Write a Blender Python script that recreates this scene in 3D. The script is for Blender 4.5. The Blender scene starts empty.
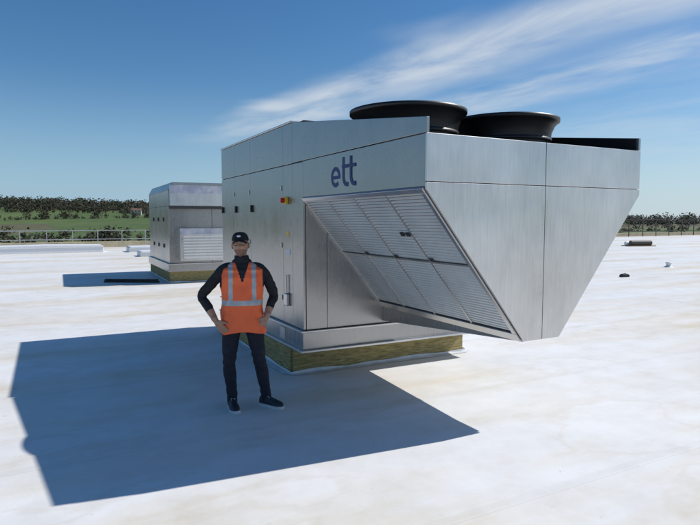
import bpy, bmesh, math, random
from mathutils import Vector, Matrix, Quaternion, noise as mnoise
from mathutils.kdtree import KDTree
random.seed(7)
scene=bpy.context.scene
scene.view_settings.view_transform='Standard'
scene.view_settings.look='None'
scene.view_settings.exposure=0
R=math.radians
ANG=R(28)
SUN=Vector((.952,.322,1.0)).normalized()

# ---------------------------------------------------------------- node helpers
def new_mat(name):
    m=bpy.data.materials.new(name); m.use_nodes=True
    nt=m.node_tree; b=nt.nodes['Principled BSDF']
    return m,nt,b
def N(nt,t,**kw):
    n=nt.nodes.new(t)
    for k,v in kw.items():
        if k.startswith('i_'):
            n.inputs[k[2:].replace('_',' ')].default_value=v
        else: setattr(n,k,v)
    return n
def L(nt,a,b): nt.links.new(a,b)
def ramp(nt,fac,stops):
    r=nt.nodes.new('ShaderNodeValToRGB')
    while len(r.color_ramp.elements)<len(stops): r.color_ramp.elements.new(.5)
    for e,(p,c) in zip(r.color_ramp.elements,stops):
        e.position=p; e.color=(c[0],c[1],c[2],1)
    L(nt,fac,r.inputs[0]); return r.outputs[0]
def noise_tex(nt,scale=5,detail=4,vscale=None,coord='Object',rough=.55,rot=0):
    tc=N(nt,'ShaderNodeTexCoord'); src=tc.outputs[coord]
    if vscale:
        mp=N(nt,'ShaderNodeMapping'); mp.inputs['Scale'].default_value=vscale; mp.inputs['Rotation'].default_value=(0,0,rot)
        L(nt,src,mp.inputs[0]); src=mp.outputs[0]
    n=N(nt,'ShaderNodeTexNoise'); n.inputs['Scale'].default_value=scale; n.inputs['Detail'].default_value=detail
    n.inputs['Roughness'].default_value=rough
    L(nt,src,n.inputs['Vector']); return n.outputs[0]
def bump(nt,b,h,strength=.2,dist=.01):
    n=N(nt,'ShaderNodeBump'); n.inputs['Strength'].default_value=strength; n.inputs['Distance'].default_value=dist
    L(nt,h,n.inputs['Height']); L(nt,n.outputs[0],b.inputs['Normal'])
def simple(name,col,rough=.6,metal=0,var=.15,scale=12,bmp=0,vscale=None,bdist=.005):
    m,nt,b=new_mat(name)
    f=noise_tex(nt,scale,4,vscale)
    c1=tuple(c*(1-var) for c in col); c2=tuple(min(1,c*(1+var)) for c in col)
    L(nt,ramp(nt,f,[(.3,c1),(.7,c2)]),b.inputs['Base Color'])
    b.inputs['Roughness'].default_value=rough; b.inputs['Metallic'].default_value=metal
    if bmp: bump(nt,b,f,bmp,bdist)
    return m
def metal(name,col,r0,r1,vs=(30,30,1.2),met=.9,lowbump=.08,c_lo=.88,c_hi=1.10):
    m,nt,b=new_mat(name)
    f=noise_tex(nt,3,4,vs)
    big=noise_tex(nt,1.1,3)
    smg=noise_tex(nt,4,5,(1,1,.5),rough=.65)
    mx=N(nt,'ShaderNodeMath',operation='ADD'); 
    m1=N(nt,'ShaderNodeMath',operation='MULTIPLY'); m1.inputs[1].default_value=.3; L(nt,f,m1.inputs[0])
    m2=N(nt,'ShaderNodeMath',operation='MULTIPLY_ADD'); m2.inputs[1].default_value=.4; L(nt,big,m2.inputs[0])
    m3=N(nt,'ShaderNodeMath',operation='MULTIPLY'); m3.inputs[1].default_value=.3; L(nt,smg,m3.inputs[0]); L(nt,m3.outputs[0],m2.inputs[2])
    L(nt,m1.outputs[0],mx.inputs[0]); L(nt,m2.outputs[0],mx.inputs[1])
    c1=tuple(c*c_lo for c in col); c2=tuple(min(1,c*c_hi) for c in col)
    L(nt,ramp(nt,mx.outputs[0],[(.36,c1),(.64,c2)]),b.inputs['Base Color'])
    mr=N(nt,'ShaderNodeMapRange'); mr.inputs['From Min'].default_value=.3; mr.inputs['From Max'].default_value=.7
    mr.inputs['To Min'].default_value=r0; mr.inputs['To Max'].default_value=r1
    L(nt,mx.outputs[0],mr.inputs[0]); L(nt,mr.outputs[0],b.inputs['Roughness'])
    b.inputs['Metallic'].default_value=met
    bump(nt,b,big,lowbump,.05)
    return m

M_panel=metal('brushed_panel',(.375,.368,.36),.20,.36,lowbump=.18)
M_end=metal('hood_panel',(.66,.65,.635),.24,.42,lowbump=.3,c_lo=.82,c_hi=1.12)
M_frame=metal('frame_metal',(.58,.575,.57),.25,.4)
M_slat=metal('slat_metal',(.70,.69,.67),.4,.55,met=.6)
M_dark=simple('dark_recess',(.03,.032,.035),.7)
M_fan=simple('black_plastic',(.010,.010,.011),.42,scale=30)
M_tray=simple('tray_black',(.008,.008,.009),.85)  # black for the tray floor and the painted shade inside the parapets
M_blue=simple('blue_vinyl',(.005,.022,.13),.5,var=.05)
M_black=simple('black_rubber',(.02,.02,.02),.6)
M_red=simple('red_plastic',(.6,.02,.02),.4)
M_yel=simple('yellow_plastic',(.75,.5,.03),.4)
M_white=simple('white_paint',(.75,.76,.77),.5,var=.05)
M_wood=simple('mineral_wool',(.33,.265,.115),.95,var=.45,scale=9,bmp=.6,vscale=(1,1,7),bdist=.02)
M_skirt=simple('membrane_skirt',(.62,.64,.66),.6,var=.15,scale=7,bmp=.3)
M_tan=simple('tan_coping',(.50,.43,.29),.8,var=.2,scale=2)
M_wall=simple('cladding_wall',(.35,.37,.4),.6,var=.1,scale=1)

def roof_material(name='roof_membrane',mul=1.0):
    m,nt,b=new_mat(name)
    a=noise_tex(nt,.22,4,rough=.6); c=noise_tex(nt,2.2,7,rough=.65); d=noise_tex(nt,55,3)
    st=noise_tex(nt,.36,7,(.35,1.5,1),rough=.64)
    sp_=noise_tex(nt,9,5,rough=.7)
    pud=noise_tex(nt,.9,5,(.6,1.2,1),rough=.5)
    base=ramp(nt,a,[(.35,tuple(mul*q for q in (.755,.76,.765))),(.66,tuple(mul*q for q in (.81,.805,.795)))])
    tan=ramp(nt,st,[(.45,(1,1,1)),(.55,(.96,.92,.85)),(.68,(.86,.75,.58))])
    fine=ramp(nt,c,[(.34,(.92,.91,.89)),(.58,(1,1,1))])
    spot=ramp(nt,sp_,[(.25,(.66,.63,.58)),(.335,(1,1,1))])
    pe=ramp(nt,pud,[(.40,(1,1,1)),(.425,(.945,.925,.89)),(.45,(.985,.98,.97)),(.60,(1,1,1))])
    prev=base
    for x in (tan,fine,spot,pe):
        m1=N(nt,'ShaderNodeMix',data_type='RGBA',blend_type='MULTIPLY'); m1.inputs[0].default_value=1
        L(nt,prev,m1.inputs[6]); L(nt,x,m1.inputs[7]); prev=m1.outputs[2]
    L(nt,prev,b.inputs['Base Color'])
    b.inputs['Roughness'].default_value=.55
    b.inputs['Specular IOR Level'].default_value=.3
    ad=N(nt,'ShaderNodeMath',operation='MULTIPLY_ADD'); L(nt,d,ad.inputs[0]); ad.inputs[1].default_value=.05; L(nt,c,ad.inputs[2])
    bump(nt,b,ad.outputs[0],.3,.015)
    return m
M_roof=roof_material()
M_lap=roof_material('roof_membrane_lap',.965)

# ---------------------------------------------------------------- mesh helpers
def empty(name,loc=(0,0,0),rz=0):
    e=bpy.data.objects.new(name,None); scene.collection.objects.link(e)
    e.location=loc; e.rotation_euler=(0,0,rz); return e
def mobj(name,verts,faces,mats,parent=None,idx=None,smooth=False):
    me=bpy.data.meshes.new(name); me.from_pydata([tuple(v) for v in verts],[],faces)
    if not isinstance(mats,(list,tuple)): mats=[mats]
    for m in mats: me.materials.append(m)
    if idx: 
        me.polygons.foreach_set('material_index',idx)
    if smooth: me.polygons.foreach_set('use_smooth',[True]*len(me.polygons))
    me.update()
    o=bpy.data.objects.new(name,me); scene.collection.objects.link(o)
    if parent: o.parent=parent
    return o
def bevel(o,w=.006,s=2):
    md=o.modifiers.new('b','BEVEL'); md.width=w; md.segments=s; md.limit_method='ANGLE'; md.angle_limit=R(30); return o
def boxvf(lo,hi):
    x0,y0,z0=lo;x1,y1,z1=hi
    v=[(x0,y0,z0),(x1,y0,z0),(x1,y1,z0),(x0,y1,z0),(x0,y0,z1),(x1,y0,z1),(x1,y1,z1),(x0,y1,z1)]
    f=[(0,3,2,1),(4,5,6,7),(0,1,5,4),(1,2,6,5),(2,3,7,6),(3,0,4,7)]
    return v,f
def box(name,lo,hi,mat,parent,bw=.004):
    v,f=boxvf(lo,hi); o=mobj(name,v,f,mat,parent)
    if bw: bevel(o,bw)
    return o
def boxes(name,lst,mat,parent,bw=0):
    V=[];F=[]
    for lo,hi in lst:
        v,f=boxvf(lo,hi); n=len(V); V+=v; F+=[tuple(i+n for i in q) for q in f]
    o=mobj(name,V,F,mat,parent)
    if bw: bevel(o,bw)
    return o
def prism(name,poly,axis,a,b,mat,parent,bw=.003):
    V=[]
    for t in (a,b):
        for p in poly:
            V.append((t,p[0],p[1]) if axis=='x' else (p[0],t,p[1]))
    n=len(poly); F=[tuple(range(n)),tuple(range(2*n-1,n-1,-1))]
    for i in range(n):
        j=(i+1)%n; F.append((i,i+n,j+n,j))
    o=mobj(name,V,F,mat,parent)
    bm=bmesh.new(); bm.from_mesh(o.data); bmesh.ops.recalc_face_normals(bm,faces=bm.faces); bm.to_mesh(o.data); bm.free()
    if bw: bevel(o,bw)
    return o
def lathe(name,prof,c,mat,parent,seg=64):
    V=[];F=[]
    for r,z in prof:
        for i in range(seg):
            a=2*math.pi*i/seg; V.append((c[0]+r*math.cos(a),c[1]+r*math.sin(a),c[2]+z))
    for k in range(len(prof)-1):
        for i in range(seg):
            j=(i+1)%seg; F.append((k*seg+i,k*seg+j,(k+1)*seg+j,(k+1)*seg+i))
    return mobj(name,V,F,mat,parent,smooth=True)
def cyl(name,p0,p1,r,mat,parent,seg=12,r1=None):
    p0=Vector(p0);p1=Vector(p1);d=(p1-p0).normalized()
    u=d.orthogonal().normalized();w=d.cross(u); V=[];F=[]
    if r1 is None:r1=r
    for p,rr in((p0,r),(p1,r1)):
        for i in range(seg):
            a=2*math.pi*i/seg; V.append(p+(u*math.cos(a)+w*math.sin(a))*rr)
    for i in range(seg):
        j=(i+1)%seg; F.append((i,j,seg+j,seg+i))
    F.append(tuple(range(seg-1,-1,-1))); F.append(tuple(range(seg,2*seg)))
    return mobj(name,V,F,mat,parent)

# ================================================================ MAIN UNIT
U=empty('rooftop_air_handling_unit',(-.68,6.76,0),ANG)
WD=2.52; HL=2.69; BL=3.05; FR=.32
box('curb_core',(.02,.02,0),(WD-.02,BL-.05,.325),M_dark,U,0)
box('curb_wool_front',(-.02,-.05,.0),(WD+.02,0,.315),M_wood,U,.012)
box('curb_wool_side',(-.05,0.001,.0),(0.0,BL,.315),M_wood,U,.012)
box('curb_wool_side_right',(WD,0.001,.0),(WD+.05,BL,.315),M_wood,U,.012)
def skirt(name,path,parent,out=.10,h=.06):
    V=[];F=[];pts=[]
    for (a,b) in zip(path[:-1],path[1:]):
        a=Vector(a);b=Vector(b);L_=(b-a).length;k=int(L_/.05)
        for i in range(k): pts.append((a.lerp(b,i/k),(b-a).normalized()))
    pts.append((Vector(path[-1]),(Vector(path[-1])-Vector(path[-2])).normalized()))
    for p,d in pts:
        nrm=Vector((d.y,-d.x,0))
        hh=h*(.8+.5*mnoise.noise(p*2.1)); oo=out*(.9+.25*mnoise.noise(p*1.3+Vector((5,0,0))))
        V+= [p+Vector((0,0,hh))+nrm*.008, p+nrm*.012+Vector((0,0,.012)), p+nrm*oo+Vector((0,0,.005))]
    for i in range(len(pts)-1):
        a=i*3
        F+=[(a,a+1,a+4,a+3),(a+1,a+2,a+5,a+4)]
    return mobj(name,V,F,M_skirt,parent,smooth=False)
skirt('membrane_upstand',[(-.05,BL,0),(-.05,-.05,0),(WD+.05,-.05,0),(WD+.05,BL,0)],U,.10,.045)
box('base_frame',(-.02,-FR-.02,.35),(WD+.02,BL+.02,.55),M_panel,U,.004)
boxes('base_flanges',[((-.07,-FR-.08,.325),(WD+.07,BL+.05,.35)),((-.05,-FR-.05,.55),(WD+.05,BL+.05,.572))],M_frame,U,.004)
boxes('lifting_lugs',[((-.035,y,.38),(-.018,y+.14,.52)) for y in (0.2,1.4,2.6)],M_frame,U,.004)
box('body_core',(.02,-FR+.02,.572),(WD-.02,BL-.02,2.96),M_dark,U,0)
g=.004
def side_panels(x0,x1):
    ys=[(-FR,.0),(.0,.30),(.30,1.56),(1.56,2.30),(2.30,BL)]
    for a,b in ys:
        box('side_panel',(x0,a+g,.576),(x1,b-g,2.50-g),M_panel,U,.005)
        if a<0: continue
        box('side_panel_top',(x0,a+g,2.50+g),(x1,b-g,2.975),M_panel,U,.005)
side_panels(0,.03); side_panels(WD-.03,WD)
for a,b in [(.034,.30),(.30,1.26),(1.26,2.2),(2.2,WD-.034)]:
    box('end_panel',(a+g*.6,-FR,.576),(b-g*.6,-FR+.03,2.1),M_panel,U,.004)
for a,b in [(.034,1.26),(1.26,WD-.034)]:
    box('rear_panel',(a+g,BL-.03,.576),(b-g,BL,2.975),M_panel,U,.004)
box('roof_cap',(-.012,-.0,2.978),(WD+.012,BL+.012,3.0),M_frame,U,.006)
hw=[]
for y in (.34,1.60,2.34):
    for z in (.85,1.5,2.2): hw.append(((-.014,y,z),(0.0,y+.022,z+.06)))
boxes('hinges',hw,M_frame,U,.004)
hd=[]
for y in (1.47,2.22,2.95):
    for z in (1.0,1.95): hd.append(((-.03,y,z),(0.0,y+.03,z+.10)))
boxes('door_handles',hd,M_black,U,.008)
box('isolator_base',(-.04,.13,2.03),(0,.20,2.12),M_yel,U,.008)
cyl('isolator_knob',(-.04,.165,2.075),(-.07,.165,2.075),.03,M_red,U,20)
box('isolator_grip',(-.085,.154,2.045),(-.07,.176,2.105),M_red,U,.005)
box('rating_plate',(-.004,.08,1.42),(0.0,.20,1.49),M_white,U,0)
box('warning_label',(-.004,.11,1.64),(0.0,.19,1.70),M_yel,U,0)
box('cable_entry_box',(-.04,.11,.80),(0,.21,.95),M_frame,U,.01)
cyl('conduit',(-.018,.16,.95),(-.018,.16,1.18),.009,M_frame,U)
SH=2.10; TB=2.505; KL=1.06; KR=1.46; KZ=.80
def top(y): return 2.98+ (2.625-2.98)*(-y/HL)
core=[(.01,SH),(.01,TB-.03),(WD-.01,TB-.03),(WD-.01,SH),(KR,KZ+.01),(KL,KZ+.01)]
prism('hood_core',core,'y',-HL+.02,-FR+.01,M_dark,U,0)
for nm,x0,x1 in (('l',0,.028),('r',WD-.028,WD)):
    prism('hood_side_panel',[(-HL+.022,SH),(-HL+.022,TB-g),(-FR-g,TB-g),(-FR-g,SH)],'x',x0,x1,M_panel,U)
    prism('hood_parapet',[(-HL+.004,TB+g),(-HL+.004,top(-HL)),(-g,top(0)),(-g,TB+g)],'x',x0,x1,M_panel,U)
for a in (.0285,WD-.036):
    prism('parapet_inner_shade',[(-HL+.03,TB+.01),(-HL+.03,top(-HL)-.004),(-.02,top(0)-.004),(-.02,TB+.01)],'x',a,a+.0075,M_tray,U,0)  # thin black sheets put the shade of the inner parapet faces into colour
box('tray_floor',(.03,-HL+.02,TB-.03),(WD-.03,-.0,TB-.008),M_tray,U,0)
MX=1.26; SE=2.135
def endp(nm,poly,proud=0): prism(nm,poly,'y',-HL-proud,-HL+.02,M_end,U,.003)
endp('hood_end_upper',[(0,SE+.003),(MX-.003,SE+.003),(MX-.003,TB),(0,TB)])
endp('hood_end_upper',[(MX+.003,SE+.003),(WD,SE+.003),(WD,TB),(MX+.003,TB)])
endp('hood_end_lower',[(0,SE-.003),(MX-.003,SE-.003),(MX-.003,KZ-.01),(KL-.01,KZ-.01),(0,SH-.02)],.002)
endp('hood_end_lower',[(MX+.003,SE-.003),(WD,SE-.003),(WD,SH-.02),(KR+.01,KZ-.01),(MX+.003,KZ-.01)],.002)
rv=[]
for i in range(9):
    z=.9+i*.15
    rv.append(((MX-.033,-HL-.004,z-.003),(MX-.027,-HL-.001,z+.003)))
boxes('rivets',rv,M_frame,U)
prism('hood_keel',[(-HL+.03,KZ+.02),(-FR,KZ+.10),(-FR,.60),(-HL+.03,KZ-.02)],'x',KL,KR,M_panel,U,.004)
def grille(side):
    sx=1 if side=='l' else -1
    ox=0 if side=='l' else WD
    uL=math.hypot(KL,SH-KZ)
    u=Vector((sx*KL/uL,0,-(SH-KZ)/uL)); nrm=Vector((-sx*(SH-KZ)/uL,0,-KL/uL)); v=Vector((0,1,0))
    O=Vector((ox,-HL+.03,SH))
    Ln=HL-FR-.03
    def slab(lst,name,mat,bw=0):
        V=[];F=[]
        for (u0,u1,v0,v1,n0,n1,tilt) in lst:
            k=len(V)
            for nn,uu in ((n0,u0),(n0,u1),(n1,u1+tilt),(n1,u0+tilt)):
                for vv in (v0,v1):
                    V.append(O+u*uu+v*vv+nrm*nn)
            F+=[(k,k+1,k+3,k+2),(k+2,k+3,k+5,k+4),(k+4,k+5,k+7,k+6),(k+6,k+7,k+1,k),(k,k+2,k+4,k+6),(k+1,k+7,k+5,k+3)]
        o=mobj(name,V,F,mat,U)
        bm=bmesh.new(); bm.from_mesh(o.data); bmesh.ops.recalc_face_normals(bm,faces=bm.faces); bm.to_mesh(o.data); bm.free()
        if bw: bevel(o,bw)
        return o
    fr=[(0,.045,0,Ln,.0,.03,0),(uL-.09,uL-.0,0,Ln,0,.03,0),(.045,uL-.09,0,.045,0,.03,0),(.045,uL-.09,Ln-.045,Ln,0,.03,0)]
    slab(fr,'grille_frame',M_frame,.003)
    cols=[Ln*i/4 for i in range(1,4)]
    slab([(.05,uL-.09,c-.010,c+.010,0,.022,0) for c in cols]+[(.80,.82,.05,Ln-.05,0,.0225,0)],'grille_dividers',M_frame)
    sl=[];p=.05
    while p<uL-.11:
        sl.append((p,p+.015,.045,Ln-.045,.004,.014,.008)); p+=.034
    slab(sl,'grille_slats',M_slat)
    slab([(.46,.50,c+.03,c+.08,.02,.032,0) for c in (cols[0],cols[0]+.09)]+[(.76,.79,c-.07,c-.03,.02,.032,0) for c in cols],'grille_latches',M_black)
    m,nt,b=new_mat('filter_media'); f=noise_tex(nt,40,3); L(nt,ramp(nt,f,[(.3,(.02,.02,.02)),(.7,(.045,.045,.045))]),b.inputs['Base Color']); b.inputs['Roughness'].default_value=.9
    slab([(.03,uL-.02,.03,Ln-.02,-.004,.003,0)],'filter_media',m)
grille('l'); grille('r')
def fan(cx,cy):
    f=empty('axial_fan'); f.parent=U
    lathe('fan_shroud',[(.49,2.49),(.49,2.70),(.50,2.76),(.53,2.83),(.565,2.868),(.582,2.875),(.583,2.91),(.57,2.912),(.54,2.87),(.50,2.80),(.475,2.72),(.47,2.49)],(cx,cy,0),M_fan,f)
    lathe('shroud_band',[(.492,2.66),(.502,2.66),(.502,2.70),(.492,2.70)],(cx,cy,0),M_fan,f)
    lathe('fan_hub',[(0.001,2.80),(.12,2.80),(.13,2.78),(.13,2.6),(.001,2.6)],(cx,cy,0),M_fan,f,32)
    V=[];F=[]
    for k in range(6):
        a0=k*math.pi/3
        n=len(V)
        for i in range(6):
            r=.12+i*.068
            for s in (-1,1):
                a=a0+s*.26*(1-.2*i/5)
                V.append((cx+r*math.cos(a),cy+r*math.sin(a),2.7+s*.06*(1-.1*i)))
        for i in range(5): F.append((n+2*i,n+2*i+1,n+2*i+3,n+2*i+2))
    mobj('fan_blades',V,F,M_fan,f,smooth=True)
    for r in (.2,.33,.46):
        lathe('guard_ring',[(r,2.86),(r+.005,2.865),(r,2.87),(r-.005,2.865),(r,2.86)],(cx,cy,0),M_fan,f,48)
    for k in range(8):
        a=k*math.pi/4
        cyl('guard_spoke',(cx+.05*math.cos(a),cy+.05*math.sin(a),2.866),(cx+.55*math.cos(a),cy+.55*math.sin(a),2.866),.004,M_fan,f,6)
fan(.65,-1.456); fan(1.87,-1.50)
def lettering():
    V=[];F=[]
    y0=-1.04; z0=2.165; s=.205; t=.042
    lay=[0]
    def stroke(pts,th=t):
        n=len(V)
        P=[Vector((a,b)) for a,b in pts]
        for i,p in enumerate(P):
            d=(P[min(i+1,len(P)-1)]-P[max(i-1,0)]).normalized(); nn=Vector((-d.y,d.x))
            for sg in(-1,1):
                q=p+nn*th/2*sg
                V.append((-.0015-.0008*lay[0],y0-q.x,z0+q.y))
        for i in range(len(P)-1):
            F.append((n+2*i,n+2*i+1,n+2*i+3,n+2*i+2))
        lay[0]+=1
    r=s/2-t/2; cx=s/2; cy=s/2
    pts=[(cx+r*math.cos(a),cy+r*math.sin(a)) for a in [R(0+ k*5) for k in range(0,64)]]
    stroke(pts); stroke([(cx-r,cy-.004),(cx+r+t/2,cy-.004)],t*.8)
    for k,ox in enumerate((.275,.43)):
        x=ox
        hook=[(x,.285),(x,.09)]+[(x+.07-.07*math.cos(a),.09-.07*math.sin(a)+0.0) for a in [R(q) for q in range(10,100,10)]]+[(x+.10,.021)]
        stroke(hook); stroke([(x-.03,.195),(x+.10,.195)],t*.8)
    mobj('lettering',V,F,M_blue,U)
lettering()

# ================================================================ SECOND UNIT
U2=empty('rooftop_air_handling_unit',(-5.26,16.6,0),R(27))
box('curb_wool',(0,0,0),(2.5,4.0,.33),M_wood,U2,.01)
box('base_frame',(-.05,-.08,.33),(2.55,4.05,.545),M_panel,U2,.004)
box('base_flange',(-.08,-.11,.545),(2.58,4.08,.57),M_frame,U2,.003)
prism('body_core',[(.03,.57),(.03,2.70),(.22,2.90),(2.28,2.90),(2.47,2.70),(2.47,.57)],'y',.03,3.97,M_dark,U2,0)
for a,b in [(0,1.0),(1.0,2.0),(2.0,3.0),(3.0,4.0)]:
    box('side_panel',(0,a+.006,.575),(.03,b-.006,2.25),M_panel,U2,.004)
    box('side_panel_top',(0,a+.006,2.262),(.03,b-.006,2.70),M_panel,U2,.004)
    box('side_panel_right',(2.47,a+.006,.575),(2.5,b-.006,2.70),M_panel,U2,.004)
prism('roof_cap',[(-.01,2.705),(.12,2.94),(2.38,2.94),(2.51,2.705)],'y',-.01,4.01,M_panel,U2,.01)
for a,b in [(0,1.25),(1.25,2.5)]:
    box('end_panel',(a+.005,0,.575),(b-.005,.03,2.2),M_panel,U2,.004)
prism('end_hood',[(-.25,2.25),(-.25,2.62),(-.02,2.86),(-.011,2.86),(-.011,2.25)],'x',.02,2.48,M_end,U2,.006)
box('end_hood_lip',(.0,-.28,2.17),(2.5,-.001,2.248),M_dark,U2,.006)
prism('louvre_box',[(-.34,.66),(-.34,1.45),(-.22,1.60),(-.001,1.60),(-.001,.66)],'x',.25,2.2,M_end,U2,.008)
boxes('louvre_blades',[((.33,-.375,.74+i*.085),(2.12,-.342,.79+i*.085)) for i in range(8)],M_slat,U2,.003)
boxes('door_handles',[((-.03,y,z),(0,y+.04,z+.12)) for y in (.9,1.9,2.9) for z in (1.0,1.8)],M_black,U2,.005)
skirt('membrane_upstand',[(0,4,0),(0,0,0),(2.5,0,0)],U2,.10,.045)

# ================================================================ ROOF
RB=empty('flat_roof',(0,0,0),ANG)
X0,X1,Y0,Y1=-50,75,-25,42
def grid(name,x0,x1,y0,y1,z,n,mat,parent):
    V=[];F=[]
    for j in range(n+1):
        for i in range(n+1):
            V.append((x0+(x1-x0)*i/n,y0+(y1-y0)*j/n,z))
    for j in range(n):
        for i in range(n):
            a=j*(n+1)+i;F.append((a,a+1,a+n+2,a+n+1))
    return mobj(name,V,F,mat,parent)
grid('membrane',X0,X1,Y0,Y1,0,4,M_roof,RB)
y=Y0+1.03
sv=[];sf=[]
while y<Y1:
    n=len(sv); K=200
    for i in range(K+1):
        x=X0+(X1-X0)*i/K; w=.018*mnoise.noise(Vector((x*.6,y,0)))
        sv+=[(x,y-.04+w,.0006),(x,y-.02+w,.0022),(x,y+.05+w,.0006)]
    for i in range(K):
        a=n+3*i
        for k in range(2): sf.append((a+k,a+3+k,a+4+k,a+1+k))
    y+=2.05
mobj('membrane_laps',sv,sf,M_lap,RB)
box('parapet_far',(X0,Y1,-.3),(X1,Y1+.35,.38),M_tan,RB,.02)
box('parapet_left',(X0-.35,Y0,-.3),(X0-.001,Y1+.35,.38),M_tan,RB,.02)
box('parapet_right',(X1+.001,Y0,-.3),(X1+.35,Y1+.35,.38),M_tan,RB,.02)
box('building_walls',(X0-.3,Y0,-10),(X1+.3,Y1+.3,-.31),M_wall,RB,0)

M_galv=metal('galvanised_tube',(.5,.5,.5),.4,.6,met=.6)
GR=empty('roof_guardrail',(0,0,0),ANG)
def rail(name,x0,x1,y,z0,h,step,mat,parent,r=.025,mids=(.5,1.0)):
    x=x0;lst=[]
    while x<=x1:
        lst.append(((x-r,y-r,z0),(x+r,y+r,z0+h))); x+=step
    for m in mids: lst.append(((x0,y-r*.8,z0+h*m-r),(x1,y+r*.8,z0+h*m+r)))
    return boxes(name,lst,mat,parent)
rail('rail_section',-45,12,Y1-.6,0,1.15,1.5,M_galv,GR)
boxes('rail_counterweights',[((-45+i*3-.15,Y1-1.6,0),(-45+i*3+.15,Y1-1.3,.12)) for i in range(18)],M_black,GR,.02)
SF=empty('edge_protection_fence',(0,0,0),ANG)
M_fdark=simple('dark_steel',(.09,.08,.07),.6,.3)
rail('fence_posts',38,74,Y1-.5,0,1.9,2.4,M_fdark,SF,.035,(.3,.62,.98))

def rooflight(x,y,lx,ly,h):
    e=empty('rooflight',(x,y,0),ANG)
    box('upstand',(0,0,0),(lx,ly,h*.6),M_white,e,.02)
    prism('dome',[(-.03,h*.6),(.08,h*.9),(lx/2,h),(lx-.08,h*.9),(lx+.03,h*.6)],'y',-.03,ly+.03,M_white,e,.02)
rooflight(-12.6,32.5,4.2,1.4,.35); rooflight(-10.5,28.5,2.6,1.2,.30); rooflight(-19.5,30,6.0,1.6,.45); rooflight(-26,31,5,1.6,.4)
PB=empty('timber_plank',(-7.28,16.75,0),R(-3))
boxes('plank',[((0,0,.0),(1.65,.10,.05)),((.02,.02,.052),(1.6,.12,.10))],M_black,PB,.005)

rb=empty('membrane_roll',(20.5,40.2,0),R(10))
cyl('roll_core',(-.8,0,.23),(.8,0,.23),.18,M_fdark,rb,20); cyl('roll_wrap',(-.9,.4,.19),(.3,.4,.19),.14,M_white,rb,20); box('pallet',(-1.0,-.3,0),(1.0,.7,.05),M_wood,rb)
vp=empty('vent_pipe',(12.5,22.3,0)); lathe('pipe',[(.17,0),(.16,.01),(.09,.06),(.09,.14),(.12,.15),(.12,.18),(.001,.2)],(0,0,0),M_white,vp,24)
tb=empty('tool_bag',(8.9,18.4,0),R(20)); prism('bag',[(-.16,0),(-.16,.06),(-.10,.10),(.10,.10),(.16,.06),(.16,0)],'y',-.07,.07,M_black,tb,.02); cyl('handle',(-.06,0,.10),(.06,0,.12),.01,M_black,tb)
cb=empty('cable_coil',(10.6,27.5,0)); lathe('coil',[(.25,.02),(.3,.06),(.25,.10),(.2,.06),(.25,.02)],(0,0,0),M_fdark,cb,32)

# ================================================================ TERRAIN
def sstep(a,b,x):
    t=max(0,min(1,(x-a)/(b-a))); return t*t*(3-2*t)
def terr(x,y):
    r=math.hypot(x,y); az=math.atan2(x,y)
    left=1-sstep(-.35,.15,az) if y>-200 else .5
    hill=(-3+20*left)+5*mnoise.noise(Vector((x*.003,y*.003,1)))
    z=-10+ (hill+10)*sstep(220,820,r)
    z+= sstep(900,3500,r)*(-12)
    z+= 1.2*mnoise.noise(Vector((x*.012,y*.012,3)))*sstep(100,200,r)
    return z
V=[(0,0,-10)];F=[]
rs=[60,90,120,160,200,250,300,350,400,450,500,560,620,680,740,800,870,950,1100,1400,2000,3000,6000,15000]
NA=180
for r in rs:
    for i in range(NA):
        a=2*math.pi*i/NA; x=r*math.sin(a);y=r*math.cos(a); V.append((x,y,terr(x,y)))
for i in range(NA): F.append((0,1+(i+1)%NA,1+i))
for k in range(len(rs)-1):
    for i in range(NA):
        j=(i+1)%NA; F.append((1+k*NA+i,1+k*NA+j,1+(k+1)*NA+j,1+(k+1)*NA+i))
def field_mat():
    m,nt,b=new_mat('field_grass')
    tc=N(nt,'ShaderNodeTexCoord'); vo=N(nt,'ShaderNodeTexVoronoi'); vo.inputs['Scale'].default_value=.009
    L(nt,tc.outputs['Object'],vo.inputs['Vector'])
    sep=N(nt,'ShaderNodeSeparateColor'); L(nt,vo.outputs['Color'],sep.inputs[0])
    c=ramp(nt,sep.outputs[0],[(.0,(.065,.11,.025)),(.35,(.095,.145,.035)),(.6,(.07,.09,.03)),(.8,(.15,.13,.07)),(1,(.11,.15,.045))])
    f=noise_tex(nt,.08,6,rough=.7)
    g2=ramp(nt,f,[(.3,(.7,.7,.7)),(.7,(1.1,1.1,1.1))])
    mx=N(nt,'ShaderNodeMix',data_type='RGBA',blend_type='MULTIPLY'); mx.inputs[0].default_value=1
    L(nt,c,mx.inputs[6]); L(nt,g2,mx.inputs[7]); L(nt,mx.outputs[2],b.inputs['Base Color']); b.inputs['Roughness'].default_value=.95
    return m
mobj('ground',V,F,field_mat(),smooth=True)

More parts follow.
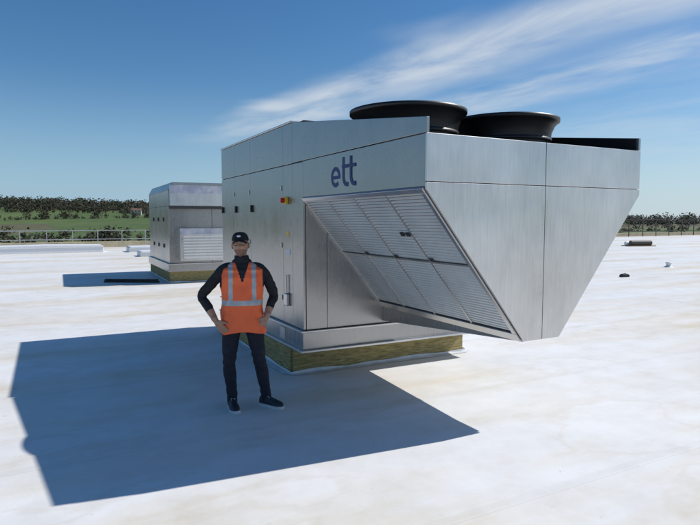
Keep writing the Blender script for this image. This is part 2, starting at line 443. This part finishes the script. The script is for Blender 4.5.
M_l=[simple('foliage_dark',(.030,.037,.020),.9,var=.3,scale=.3),simple('foliage_mid',(.044,.050,.026),.9,var=.3,scale=.3),
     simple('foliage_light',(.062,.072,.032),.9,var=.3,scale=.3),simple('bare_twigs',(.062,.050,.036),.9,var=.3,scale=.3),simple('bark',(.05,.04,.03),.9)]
class TM:
    def __init__(s): s.V=[];s.F=[];s.I=[]
    def tree(s,x,y,z,h,w,kind,n):
        b=len(s.V); r=h*.02+.08
        lean=random.uniform(-.3,.3)
        for zz,rr in((0,r),(h*.6,r*.4)):
            for k in range(5):
                a=k*1.2566; s.V.append((x+rr*math.cos(a)+lean*zz/h,y+rr*math.sin(a),z+zz))
        for k in range(5): s.F.append((b+k,b+(k+1)%5,b+5+(k+1)%5,b+5+k)); s.I.append(4)
        lobes=[(random.uniform(-.3,.3)*w,random.uniform(-.3,.3)*w,random.uniform(.2,.85)*h,random.uniform(.22,.38)*w) for _ in range(7)]
        for _ in range(n):
            lx,ly,lz,lr=random.choice(lobes)
            d=Vector((random.gauss(0,1),random.gauss(0,1),random.gauss(0,.9))).normalized()*lr*random.uniform(.4,1.1)
            c=Vector((x+lx,y+ly,z+lz))+d
            q=random.uniform(.025,.055)*w+.10
            u=Vector((random.gauss(0,1),random.gauss(0,1),random.gauss(0,1))).normalized(); v=u.orthogonal().normalized()
            b=len(s.V)
            for su,sv_ in((-1,-.7),(1,-.8),(.8,1),(-.9,.9)): s.V.append(c+u*q*su*random.uniform(.7,1.3)+v*q*sv_*random.uniform(.7,1.3))
            s.F.append((b,b+1,b+2,b+3))
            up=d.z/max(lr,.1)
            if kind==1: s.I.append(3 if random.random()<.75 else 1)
            else: s.I.append(0 if up<-.2 or random.random()<.25 else (2 if up>.4 and random.random()<.6 else 1))  # leaf colour carries shading: lobe undersides dark, tops lighter, some dark at random
    def obj(s,name): return mobj(name,s.V,s.F,M_l,None,s.I)
T=TM()
def az_px(px): return math.atan((px-350)/570)
for k in range(1150):
    if random.random()<.66: a=az_px(random.uniform(-120,240))
    else: a=az_px(random.uniform(560,820)) if random.random()<.75 else random.uniform(-.3,.5)
    r=random.choice([800,780,740,690,640])+random.uniform(-25,25)
    x=r*math.sin(a);y=r*math.cos(a)
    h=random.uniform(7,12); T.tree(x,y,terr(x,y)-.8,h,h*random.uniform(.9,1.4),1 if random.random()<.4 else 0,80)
T.obj('distant_treeline')
T=TM()
for (p0,r0,p1,r1,n) in [(-80,330,150,300,70),(-60,470,160,520,100),(-60,250,150,235,60),(600,330,820,300,60),(590,480,820,520,90),(0,580,160,600,70)]:
    for k in range(n):
        t=random.random(); a=az_px(p0+(p1-p0)*t); r=r0+(r1-r0)*t+random.uniform(-3,3)
        x=r*math.sin(a);y=r*math.cos(a); big=random.random()<.3
        h=random.uniform(4,7.5) if big else random.uniform(1.5,3)
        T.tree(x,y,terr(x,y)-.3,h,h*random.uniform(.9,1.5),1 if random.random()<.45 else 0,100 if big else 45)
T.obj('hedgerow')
def house(px,r,w,d,h):
    a=az_px(px);x=r*math.sin(a);y=r*math.cos(a); z=terr(x,y)
    e=empty('farmhouse',(x,y,z-.3),R(15))
    mw=simple('render_wall',(.6,.57,.5),.8,var=.05); mr=simple('roof_tile',(.16,.10,.07),.8)
    box('walls',(-w/2,-d/2,0),(w/2,d/2,h),mw,e,0)
    prism('roof',[(-d/2-.4,h),(0,h+d*.4),(d/2+.4,h)],'x',-w/2-.4,w/2+.4,mr,e,0)
    boxes('windows',[((xx-.5,-d/2-.03,zz),(xx+.5,-d/2+.02,zz+1.2)) for xx in (-w*.3,0,w*.3) for zz in (.9,3.3)],M_dark,e)
    box('chimney',(w*.3,-.4,h+1),(w*.3+.8,.4,h+d*.4+1.2),mr,e,0)
house(137,560,9,6,4.6)

# ================================================================ MAN
MAN=empty('man',(-1.045,5.50,0),R(10.7))
M_skin=simple('skin',(.42,.235,.155),.5,var=.08,scale=30); 
M_shirt=simple('black_shirt',(.014,.015,.019),.85,var=.3,scale=15,bmp=.8,bdist=.015)
M_trs=simple('navy_trousers',(.012,.015,.026),.85,var=.35,scale=9,bmp=.6,vscale=(1,1,2.2),bdist=.02)
M_org=simple('orange_hivis',(1.0,.16,.045),.6,var=.07,scale=14,bmp=.3,bdist=.01)
M_refl=simple('reflective_tape',(.42,.44,.46),.4,metal=.2,var=.08)
M_hair=simple('dark_hair',(.02,.014,.01),.8)
M_lip=simple('lips',(.30,.12,.09),.5)
M_stub=simple('stubble',(.24,.14,.10),.7)
M_eye=simple('eye_white',(.7,.68,.65),.3,var=.02)
M_cap=simple('cap_fabric',(.012,.012,.015),.9,bmp=.3)
M_sole=simple('white_sole',(.65,.65,.65),.6)
M_shoe=simple('dark_shoe',(.02,.023,.035),.6)
BV=[];BF=[];HP=[]
def add_sphere(c,r):
    n=len(BV);nu,nv=16,10
    BV.append(c+Vector((0,0,-r[2])))
    for j in range(1,nv):
        t=-math.pi/2+math.pi*j/nv
        for i in range(nu):
            a=2*math.pi*i/nu; BV.append(c+Vector((r[0]*math.cos(t)*math.cos(a),r[1]*math.cos(t)*math.sin(a),r[2]*math.sin(t))))
    BV.append(c+Vector((0,0,r[2])))
    for i in range(nu):
        k=(i+1)%nu; BF.append((n,n+1+k,n+1+i))
    for j in range(nv-2):
        for i in range(nu):
            k=(i+1)%nu; a=n+1+j*nu; BF.append((a+i,a+k,a+nu+k,a+nu+i))
    a=n+1+(nv-2)*nu; top_=n+1+(nv-1)*nu
    for i in range(nu):
        k=(i+1)%nu; BF.append((a+i,a+k,top_))
def add_cone(p,q,rp,rq):
    d=(q-p)
    if d.length<1e-6:return
    d.normalize(); X=Vector((1,0,0)); u=(X-d*X.dot(d))
    if u.length<.2: u=Vector((0,0,1))-d*d.z
    u.normalize(); w=d.cross(u); n=len(BV); m=16
    for P,r in((p,rp),(q,rq)):
        for i in range(m):
            a=2*math.pi*i/m; BV.append(P+u*r[0]*math.cos(a)+w*r[1]*math.sin(a))
    for i in range(m):
        k=(i+1)%m; BF.append((n+i,n+k,n+m+k,n+m+i))
    BF.append(tuple(n+i for i in range(m-1,-1,-1))); BF.append(tuple(n+m+i for i in range(m)))
def cat(a,b,c,d,t): return .5*((2*b)+(c-a)*t+(2*a-5*b+4*c-d)*t*t+(3*b-a-3*c+d)*t*t*t)
def chain(pts,rad,sub=4,rec=False):
    P=[Vector(p) for p in pts]; Q=[Vector((r,r,0)) if not isinstance(r,tuple) else Vector((r[0],r[1],0)) for r in rad]
    S=[]
    for i in range(len(P)-1):
        a=max(i-1,0);d=min(i+2,len(P)-1)
        for k in range(sub):
            t=k/sub; S.append((cat(P[a],P[i],P[i+1],P[d],t),cat(Q[a],Q[i],Q[i+1],Q[d],t)))
    S.append((P[-1],Q[-1]))
    for i,(p,r) in enumerate(S):
        add_sphere(p,(r.x,r.y,min(r.x,r.y)))
        if rec: HP.append((p,max(r.x,r.y)))
        if i: add_cone(S[i-1][0],p,S[i-1][1],r)
EL=Vector((-.385,.05,1.105)); WL=Vector((-.250,-.105,.885))
ER=Vector((.305,.07,1.095)); WR=Vector((.225,-.080,.905))
chain([(0,0,.91),(0,0,1.06),(0,0,1.24),(0,.01,1.36),(-.003,.006,1.42)],[(.155,.11),(.145,.11),(.165,.115),(.13,.095),(.07,.065)])
chain([(-.003,.005,1.40),(-.006,-.002,1.48),(-.012,-.012,1.57)],[.068,.056,.053])
chain([(-.05,.01,1.365),(-.14,.01,1.365),(-.200,.012,1.33),(-.298,.03,1.220),EL,EL.lerp(WL,.4),EL.lerp(WL,.62),WL],[.07,.066,.060,.052,.047,.043,.038,.027])
chain([(.05,.01,1.365),(.14,.01,1.365),(.195,.012,1.33),(.265,.04,1.215),ER,ER.lerp(WR,.4),ER.lerp(WR,.62),WR],[.07,.066,.060,.052,.047,.043,.038,.027])
chain([(-.08,.005,.92),(-.10,0,.82),(-.122,-.012,.66),(-.135,-.028,.48),(-.132,.005,.34),(-.118,.018,.20),(-.112,.02,.07)],[(.09,.105),(.092,.10),.080,.062,.062,.052,.050])
chain([(.08,.005,.92),(.10,0,.82),(.128,-.015,.66),(.155,-.035,.48),(.182,-.002,.34),(.205,.015,.20),(.222,.02,.07)],[(.09,.105),(.092,.10),.080,.062,.062,.052,.050])
def hand(wr,d,nrm,thumb,curl=.35):
    d=Vector(d).normalized(); nrm=Vector(nrm); nrm=(nrm-d*nrm.dot(d)).normalized(); th=d.cross(nrm)
    if th.dot(Vector(thumb))<0: th=-th
    wr=Vector(wr)
    chain([wr-d*.03,wr,wr+d*.03],[.029,.026,.024],2,True)
    for i,(off,ln) in enumerate([(.030,.078),(.010,.088),(-.011,.081),(-.031,.064)]):
        b=wr+d*.015+th*off*.55; k=wr+d*(.090-abs(off-.005)*.25)+th*off
        chain([b,(b+k)/2,k],[.014,.014,.012],3,True)
        pts=[k];rad=[.0115];cur=(d+th*off*2.5).normalized();p=k
        for s_,fr in enumerate((.46,.30,.24)):
            c=curl*(1+.4*s_)*(1+.15*i); cur=(cur*math.cos(c)+nrm*math.sin(c)).normalized()
            p=p+cur*ln*fr; pts.append(p);rad.append((.0100,.0092,.0080)[s_])
        chain(pts,rad,2,True)
    b=wr+d*.015+th*.015; t1=wr+d*.048+th*.046+nrm*.008; t2=wr+d*.076+th*.062+nrm*.016; t3=wr+d*.098+th*.066+nrm*.024
    chain([b,t1,t2,t3],[.016,.0135,.011,.009],3,True)
hand(WL,(.60,-.12,-.80),(.45,.80,.05),(0,-.2,1),.18)
hand(WR,(-.50,-.16,-.82),(-.5,.75,.05),(0,-.2,1),.2)
tmp=mobj('tmp',BV,BF,M_skin)
rm=tmp.modifiers.new('r','REMESH'); rm.mode='VOXEL'; rm.voxel_size=.0045
sm=tmp.modifiers.new('sm','SMOOTH'); sm.factor=.5; sm.iterations=4
dg=bpy.context.evaluated_depsgraph_get(); dg.update()
bm_me=bpy.data.meshes.new_from_object(tmp.evaluated_get(dg)); bpy.data.objects.remove(tmp)
bm_me.materials.clear()
for m in (M_skin,M_shirt,M_trs): bm_me.materials.append(m)
def seg_t(p,a,b):
    d=b-a; t=(p-a).dot(d)/d.dot(d); return t,(a+d*max(0,min(1,t))-p).length
kd=KDTree(len(HP))
for i,(p,r) in enumerate(HP): kd.insert(p,i)
kd.balance()
def is_hand(c,mg=.006):
    if c.z>.96 or c.z<.68 or c.y>.0 or abs(c.x)<.05: return False
    for co,i,dist in kd.find_n(c,4):
        if dist<HP[i][1]+mg: return True
    return False
nv_=len(bm_me.vertices); npl=len(bm_me.polygons)
cen=[0.0]*(npl*3); bm_me.polygons.foreach_get('center',cen)
cos_=[0.0]*(nv_*3); bm_me.vertices.foreach_get('co',cos_)
nors=[0.0]*(nv_*3); bm_me.vertices.foreach_get('normal',nors)
mi=[]
for q in range(npl):
    c=Vector(cen[3*q:3*q+3])
    k=1
    if c.z<.95 and abs(c.x)<.30 : k=2
    if c.z>.8 and c.z<1.2 and abs(c.x)>.17:
        tl,dl=seg_t(c,EL,WL); tr,dr=seg_t(c,ER,WR)
        if dl<.06: k=1 if tl<.60 else 0
        if dr<.06: k=1 if tr<.60 else 0
    if k==2 and is_hand(c): k=0
    if c.z>1.475 and abs(c.x)<.1: k=0
    mi.append(k)
for q in range(nv_):
    c=Vector(cos_[3*q:3*q+3]); nn=Vector(nors[3*q:3*q+3]); w=0;a=0
    if .07<c.z<.85 and not is_hand(c,.012):
        a=.005 if .12<c.z<.8 else .003
        w=mnoise.noise(Vector((c.x*9,c.y*9,c.z*16)))+.6*math.sin(c.z*70+c.x*25+4*mnoise.noise(c*8))*(1 if (c.z<.22 or .42<c.z<.58) else .2)
    elif 1.0<c.z<1.40 and abs(c.x)>.2:
        a=.008; w=mnoise.noise(Vector((c.x*14,c.y*14,c.z*22)))
    c=c+nn*a*w
    cos_[3*q:3*q+3]=[c.x,c.y,c.z]
bm_me.vertices.foreach_set('co',cos_)
bm_me.polygons.foreach_set('material_index',mi); bm_me.polygons.foreach_set('use_smooth',[True]*len(mi)); bm_me.update()
bo=bpy.data.objects.new('body',bm_me); scene.collection.objects.link(bo); bo.parent=MAN
def interp(tab,z):
    for a,b in zip(tab[:-1],tab[1:]):
        if a[0]<=z<=b[0]:
            t=(z-a[0])/(b[0]-a[0]); t=t*t*(3-2*t)
            return [a[i]+(b[i]-a[i])*t for i in range(1,len(a))]
    return tab[-1][1:]
tab=[(.76,.216,.142,-.01),(.85,.210,.140,-.008),(1.0,.196,.138,-.005),(1.15,.200,.138,0),(1.28,.210,.135,.005),(1.355,.204,.118,.01),(1.40,.150,.093,.01),(1.44,.09,.072,.008),(1.475,.064,.064,.004)]
NZ=150;NS=180;V=[];F=[];I=[]
for j in range(NZ+1):
    t=j/NZ; z=.76+(1.475-.76)*(1-(1-t)**1.25)
    a,b,cy=interp(tab,z)
    for i in range(NS):
        th=2*math.pi*i/NS; ct=math.cos(th);s_=math.sin(th)
        e=2/2.4
        x=a*math.copysign(abs(ct)**e,ct);y=b*math.copysign(abs(s_)**e,s_)
        w=.016*mnoise.noise(Vector((x*7,y*7,z*6)))+.010*mnoise.noise(Vector((x*20,y*20,z*12+4)))
        if z<1.1: w+=.008*math.sin(th*9+z*6+2*mnoise.noise(Vector((x*5,y*5,z*3))))*(1.1-z)/.35
        k=1+w/ .17*(1 if z<1.4 else .3)
        dz=.014*math.sin(th*3)*max(0,1-j/25)
        V.append((x*k,y*k+cy,z+dz))
for j in range(NZ):
    for i in range(NS):
        i2=(i+1)%NS; F.append((j*NS+i,j*NS+i2,(j+1)*NS+i2,(j+1)*NS+i))
        c=(Vector(V[j*NS+i])+Vector(V[(j+1)*NS+i2]))/2
        k=0
        if 1.03<c.z<1.078: k=1
        if c.z>=1.078 and .088<abs(c.x)<.128: k=1
        if c.y<0 and abs(c.x)<.003 and c.z<1.25: k=2
        if c.y<0 and abs(c.x)<(c.z-1.24)*.34: k=2
        if c.z>1.43: k=2
        if abs(c.x)>.190 and c.z>1.20: k=2
        I.append(k)
vo=mobj('hivis_vest',V,F,[M_org,M_refl,M_shirt],MAN,I,True)
md=vo.modifiers.new('sol','SOLIDIFY'); md.thickness=.004; md.offset=1
lathe('collar',[(.066,1.45),(.070,1.475),(.066,1.50),(.060,1.50),(.058,1.46)],(-.003,.0,0),M_shirt,MAN,32)
HC=Vector((-.012,-.02,1.605))
bm=bmesh.new(); bmesh.ops.create_icosphere(bm,subdivisions=6,radius=1)
for v in bm.verts:
    x,y,z=v.co
    fx=.076;fy=.095;fz=.122
    X=x*fx;Y=y*fy;Z=z*fz
    if z<0: X*=1-.26*(-z)**1.5; 
    if z<-.1 and y>0: Y*=1-.45*min(1,(-z))
    if y<0:
        Y-=.026*math.exp(-(x/.15)**2-((z+.17)/.13)**2)*1.0
        Y-=.012*math.exp(-(x/.13)**2-((z-.02)/.20)**2)
        Y+=.011*(math.exp(-((x-.40)/.2)**2-((z-.06)/.12)**2)+math.exp(-((x+.40)/.2)**2-((z-.06)/.12)**2))
        Y-=.006*math.exp(-(x/.5)**2-((z-.22)/.08)**2)
        Y-=.007*math.exp(-(x/.28)**2-((z+.47)/.05)**2)+.006*math.exp(-(x/.26)**2-((z+.56)/.045)**2)
        Y+=.004*math.exp(-(x/.28)**2-((z+.515)/.02)**2)
        Y-=.018*math.exp(-(x/.35)**2-((z+.85)/.2)**2)
        Y-=.004*(math.exp(-((x-.5)/.2)**2-((z+.2)/.15)**2)+math.exp(-((x+.5)/.2)**2-((z+.2)/.15)**2))
    v.co=(X,Y,Z)
me=bpy.data.meshes.new('head'); bm.to_mesh(me); bm.free()
for m in (M_skin,M_lip,M_stub,M_hair): me.materials.append(m)
for p in me.polygons:
    c=p.center; x=c.x/.076;z=c.z/.122;k=0
    if c.y>-.015 and z>-.35 and not(c.y<.01 and z<.1): k=3
    if z<-.38 and c.y<.02: k=2
    if c.y<-.06 and abs(x)<.34 and -.62<z<-.42: k=1
    if c.y<-.05 and .22<z<.29 and .16<abs(x)<.62: k=3
    p.material_index=k; p.use_smooth=True
ho=bpy.data.objects.new('head',me); scene.collection.objects.link(ho); ho.parent=MAN; ho.location=HC; ho.rotation_euler=(R(-3),R(-2),R(-8))
def ell(name,c,r,mat,parent,sub=3,rot=None):
    bm=bmesh.new(); bmesh.ops.create_icosphere(bm,subdivisions=sub,radius=1)
    for v in bm.verts: v.co=(v.co.x*r[0],v.co.y*r[1],v.co.z*r[2])
    me=bpy.data.meshes.new(name); bm.to_mesh(me); bm.free(); me.materials.append(mat)
    for p in me.polygons:p.use_smooth=True
    o=bpy.data.objects.new(name,me); scene.collection.objects.link(o); o.parent=parent; o.location=c
    if rot:o.rotation_euler=rot
    return o
for s in(-1,1):
    ell('ear',(s*.078,.008,-.012),(.009,.018,.030),M_skin,ho,3,(R(-12),0,R(s*18)))
    ell('eyeball',(s*.029,-.075,.008),(.012,.010,.009),M_eye,ho)
    ell('iris',(s*.029,-.0835,.008),(.005,.003,.005),M_hair,ho)
    V=[];F=[];n=28
    for k in range(n):
        a=2*math.pi*k/n
        for rr,yy in ((1.0,-.096),(1.16,-.096),(1.16,-.091),(1.0,-.091)):
            V.append((s*.031+rr*.024*math.cos(a),yy,.006+rr*.017*math.sin(a)))
    for k in range(n):
        j=(k+1)%n
        for q in range(4): F.append((k*4+q,j*4+q,j*4+(q+1)%4,k*4+(q+1)%4))
    mobj('glasses_rim',V,F,M_black,ho)
    cyl('glasses_arm',(s*.058,-.093,.010),(s*.080,.01,.008),.0018,M_black,ho,6)
cyl('glasses_bridge',(-.008,-.098,.010),(.008,-.098,.010),.0018,M_black,ho,6)
V=[];F=[];na=60;nz_=16
for j in range(nz_+1):
    t=j/nz_*math.pi/2
    for i in range(na):
        a=2*math.pi*i/na
        rr=math.cos(t)**.62
        pan=1-.012*abs(math.cos(a*3))**8*math.sin(t*2)
        V.append((.081*rr*math.cos(a)*pan,.101*rr*math.sin(a)*pan+.002,.036+(.083+.010*(-math.sin(a))*math.cos(t))*math.sin(t)))
for j in range(nz_):
    for i in range(na):
        k=(i+1)%na;F.append((j*na+i,j*na+k,(j+1)*na+k,(j+1)*na+i))
c=mobj('cap_crown',V,F,M_cap,ho,None,True); md=c.modifiers.new('s','SOLIDIFY'); md.thickness=.003
ell('cap_button',(0,.002,.120),(.006,.006,.004),M_cap,ho)
V=[];F=[];n=24;ns=8
for i in range(n+1):
    q=-1+2*i/n
    xx=.070*q
    yb=-.101*math.sqrt(max(0,1-(xx/.081)**2))+.004
    ln=.072*math.sqrt(max(0,1-abs(q)**2.6))
    for k in range(ns+1):
        t=k/ns
        V.append((xx*(1-.04*t),yb-ln*t,.043-.020*q*q*(1)-.014*t))
for i in range(n):
    for k in range(ns): F.append((i*(ns+1)+k,i*(ns+1)+k+1,(i+1)*(ns+1)+k+1,(i+1)*(ns+1)+k))
b_=mobj('cap_bill',V,F,M_cap,ho,None,True); md=b_.modifiers.new('s','SOLIDIFY'); md.thickness=.003
ell('cap_badge',(0,-.095,.078),(.020,.005,.011),M_white,ho,3,(R(-18),0,0))
def shoe(x,y,rz):
    e=empty('shoe'); e.parent=MAN; e.location=(x,y,0); e.rotation_euler=(0,0,rz)
    st=[(.085,.022,.055),(.075,.032,.085),(.03,.036,.095),(-.02,.037,.088),(-.07,.042,.068),(-.12,.047,.056),(-.16,.043,.048),(-.185,.030,.038),(-.197,.012,.026)]
    V=[];F=[];m=16
    for (yy,w,h) in st:
        for k in range(m):
            a=2*math.pi*k/m
            cx=w*math.copysign(abs(math.cos(a))**.7,math.cos(a)); cz=math.sin(a)
            V.append((cx,yy,.022+ (h if cz>0 else 0)*abs(cz)**.8))
    for j in range(len(st)-1):
        for k in range(m):
            l=(k+1)%m;F.append((j*m+k,j*m+l,(j+1)*m+l,(j+1)*m+k))
    F.append(tuple(range(m)));F.append(tuple(range(len(st)*m-1,(len(st)-1)*m-1,-1)))
    o=mobj('upper',V,F,M_shoe,e,None,True); s=o.modifiers.new('s','SUBSURF'); s.levels=1;s.render_levels=2
    out=[(w*1.12,yy*1.03) for yy,w,h in st]+[(-w*1.12,yy*1.03) for yy,w,h in reversed(st)]
    V=[(a,b,0.001) for a,b in out]+[(a,b,.030) for a,b in out]; m=len(out)
    F=[tuple(range(m)),tuple(range(2*m-1,m-1,-1))]+[(i,(i+1)%m,m+(i+1)%m,m+i) for i in range(m)]
    o=mobj('sole',V,F,M_sole,e); bevel(o,.004)
    boxes('laces',[((-.020,-.03-i*.018,.098-i*.008),(.020,-.024-i*.018,.104-i*.008)) for i in range(4)],M_white,e)
shoe(-.112,.0,R(12)); shoe(.225,.0,R(48))

# ================================================================ WORLD
w=bpy.data.worlds.new('World'); scene.world=w; w.use_nodes=True
nt=w.node_tree; bg=nt.nodes['Background']
sky=N(nt,'ShaderNodeTexSky'); sky.sky_type='NISHITA'; sky.sun_disc=False
sky.sun_elevation=math.asin(SUN.z); sky.sun_rotation=math.atan2(SUN.x,SUN.y)
sky.air_density=1.0; sky.dust_density=.2; sky.ozone_density=3.5
tc=N(nt,'ShaderNodeTexCoord'); sp=N(nt,'ShaderNodeSeparateXYZ'); L(nt,tc.outputs['Generated'],sp.inputs[0])
def mth(op,a,b=None,c=None,clamp=False):
    n=N(nt,'ShaderNodeMath',operation=op); n.use_clamp=clamp
    for i,v in enumerate((a,b,c)):
        if v is None: continue
        if isinstance(v,(int,float)): n.inputs[i].default_value=v
        else: L(nt,v,n.inputs[i])
    return n.outputs[0]
def mrs(v,a,b,o0=0,o1=1):
    n=N(nt,'ShaderNodeMapRange',interpolation_type='SMOOTHSTEP'); L(nt,v,n.inputs[0])
    n.inputs['From Min'].default_value=a;n.inputs['From Max'].default_value=b;n.inputs['To Min'].default_value=o0;n.inputs['To Max'].default_value=o1
    return n.outputs[0]
zc=mth('MAXIMUM',sp.outputs[2],.04)
px=mth('DIVIDE',sp.outputs[0],zc); py=mth('DIVIDE',sp.outputs[1],zc)
u=mth('ADD',mth('MULTIPLY',px,.849),mth('MULTIPLY',py,.529)); v=mth('SUBTRACT',mth('MULTIPLY',px,.529),mth('MULTIPLY',py,.849))
def nz(su,sv,sc,det,off=0,rough=.6):
    cb=N(nt,'ShaderNodeCombineXYZ'); L(nt,mth('MULTIPLY',u,su),cb.inputs[0]); L(nt,mth('MULTIPLY',v,sv),cb.inputs[1]); cb.inputs[2].default_value=off
    n=N(nt,'ShaderNodeTexNoise'); n.inputs['Scale'].default_value=sc; n.inputs['Detail'].default_value=det; n.inputs['Roughness'].default_value=rough
    n.inputs['Distortion'].default_value=.3
    L(nt,cb.outputs[0],n.inputs['Vector']); return n.outputs[0]
warp=nz(1,.6,1.1,2,2)
uw=mth('ADD',u,mth('MULTIPLY',mth('SUBTRACT',warp,.5),.8))
n1=nz(1.5,.6,1.3,6,0,.58); n2=nz(1,.5,.9,4,7)
b1=mth('MULTIPLY',mrs(uw,1.85,2.4),mrs(uw,2.35,3.3,1,0))
b2=mth('MULTIPLY',mrs(uw,3.0,3.4),mrs(uw,3.5,4.3,1,0))
d=mth('ADD',mth('MULTIPLY',mth('MULTIPLY',b1,.86),mrs(n1,.12,.72)),mth('MULTIPLY',mth('MULTIPLY',b2,.62),mrs(n1,.25,.75)))
veil=mth('MULTIPLY',mth('MULTIPLY',mrs(uw,2.3,4.6),mrs(n2,.35,.7)),.22)
d=mth('ADD',d,veil)
d=mth('MULTIPLY',d,mrs(v,-8.2,-4.6))
d=mth('MULTIPLY',d,mrs(sp.outputs[2],.03,.15),None,True)
hs=N(nt,'ShaderNodeHueSaturation'); hs.inputs['Saturation'].default_value=1.25; hs.inputs['Value'].default_value=1.26; L(nt,sky.outputs[0],hs.inputs['Color'])
hz=mrs(sp.outputs[2],-.02,.24,.80,0)
hcol=N(nt,'ShaderNodeMix',data_type='RGBA'); L(nt,mrs(sp.outputs[0],-.5,.6),hcol.inputs[0]); hcol.inputs[6].default_value=(3.7,6.2,8.7,1); hcol.inputs[7].default_value=(6.2,8.1,9.9,1)
mh=N(nt,'ShaderNodeMix',data_type='RGBA'); L(nt,hz,mh.inputs[0]); L(nt,hs.outputs[0],mh.inputs[6]); L(nt,hcol.outputs[2],mh.inputs[7])
mix=N(nt,'ShaderNodeMix',data_type='RGBA'); L(nt,d,mix.inputs[0]); L(nt,mh.outputs[2],mix.inputs[6]); mix.inputs[7].default_value=(8.8,9.5,10.2,1)
L(nt,mix.outputs[2],bg.inputs[0]); bg.inputs[1].default_value=.077

sl=bpy.data.lights.new('sun','SUN'); sl.energy=4.4; sl.angle=R(.53); sl.color=(1,.965,.91)
so=bpy.data.objects.new('sun',sl); scene.collection.objects.link(so); so.rotation_euler=SUN.to_track_quat('Z','Y').to_euler(); so.location=(20,10,30)

cam=bpy.data.cameras.new('camera'); cam.lens=36*570/700; cam.sensor_width=36; cam.clip_end=30000; cam.clip_start=.05
co=bpy.data.objects.new('camera',cam); scene.collection.objects.link(co); co.location=(0,0,1.84); co.rotation_euler=(R(90-4.26),0,0)
scene.camera=co
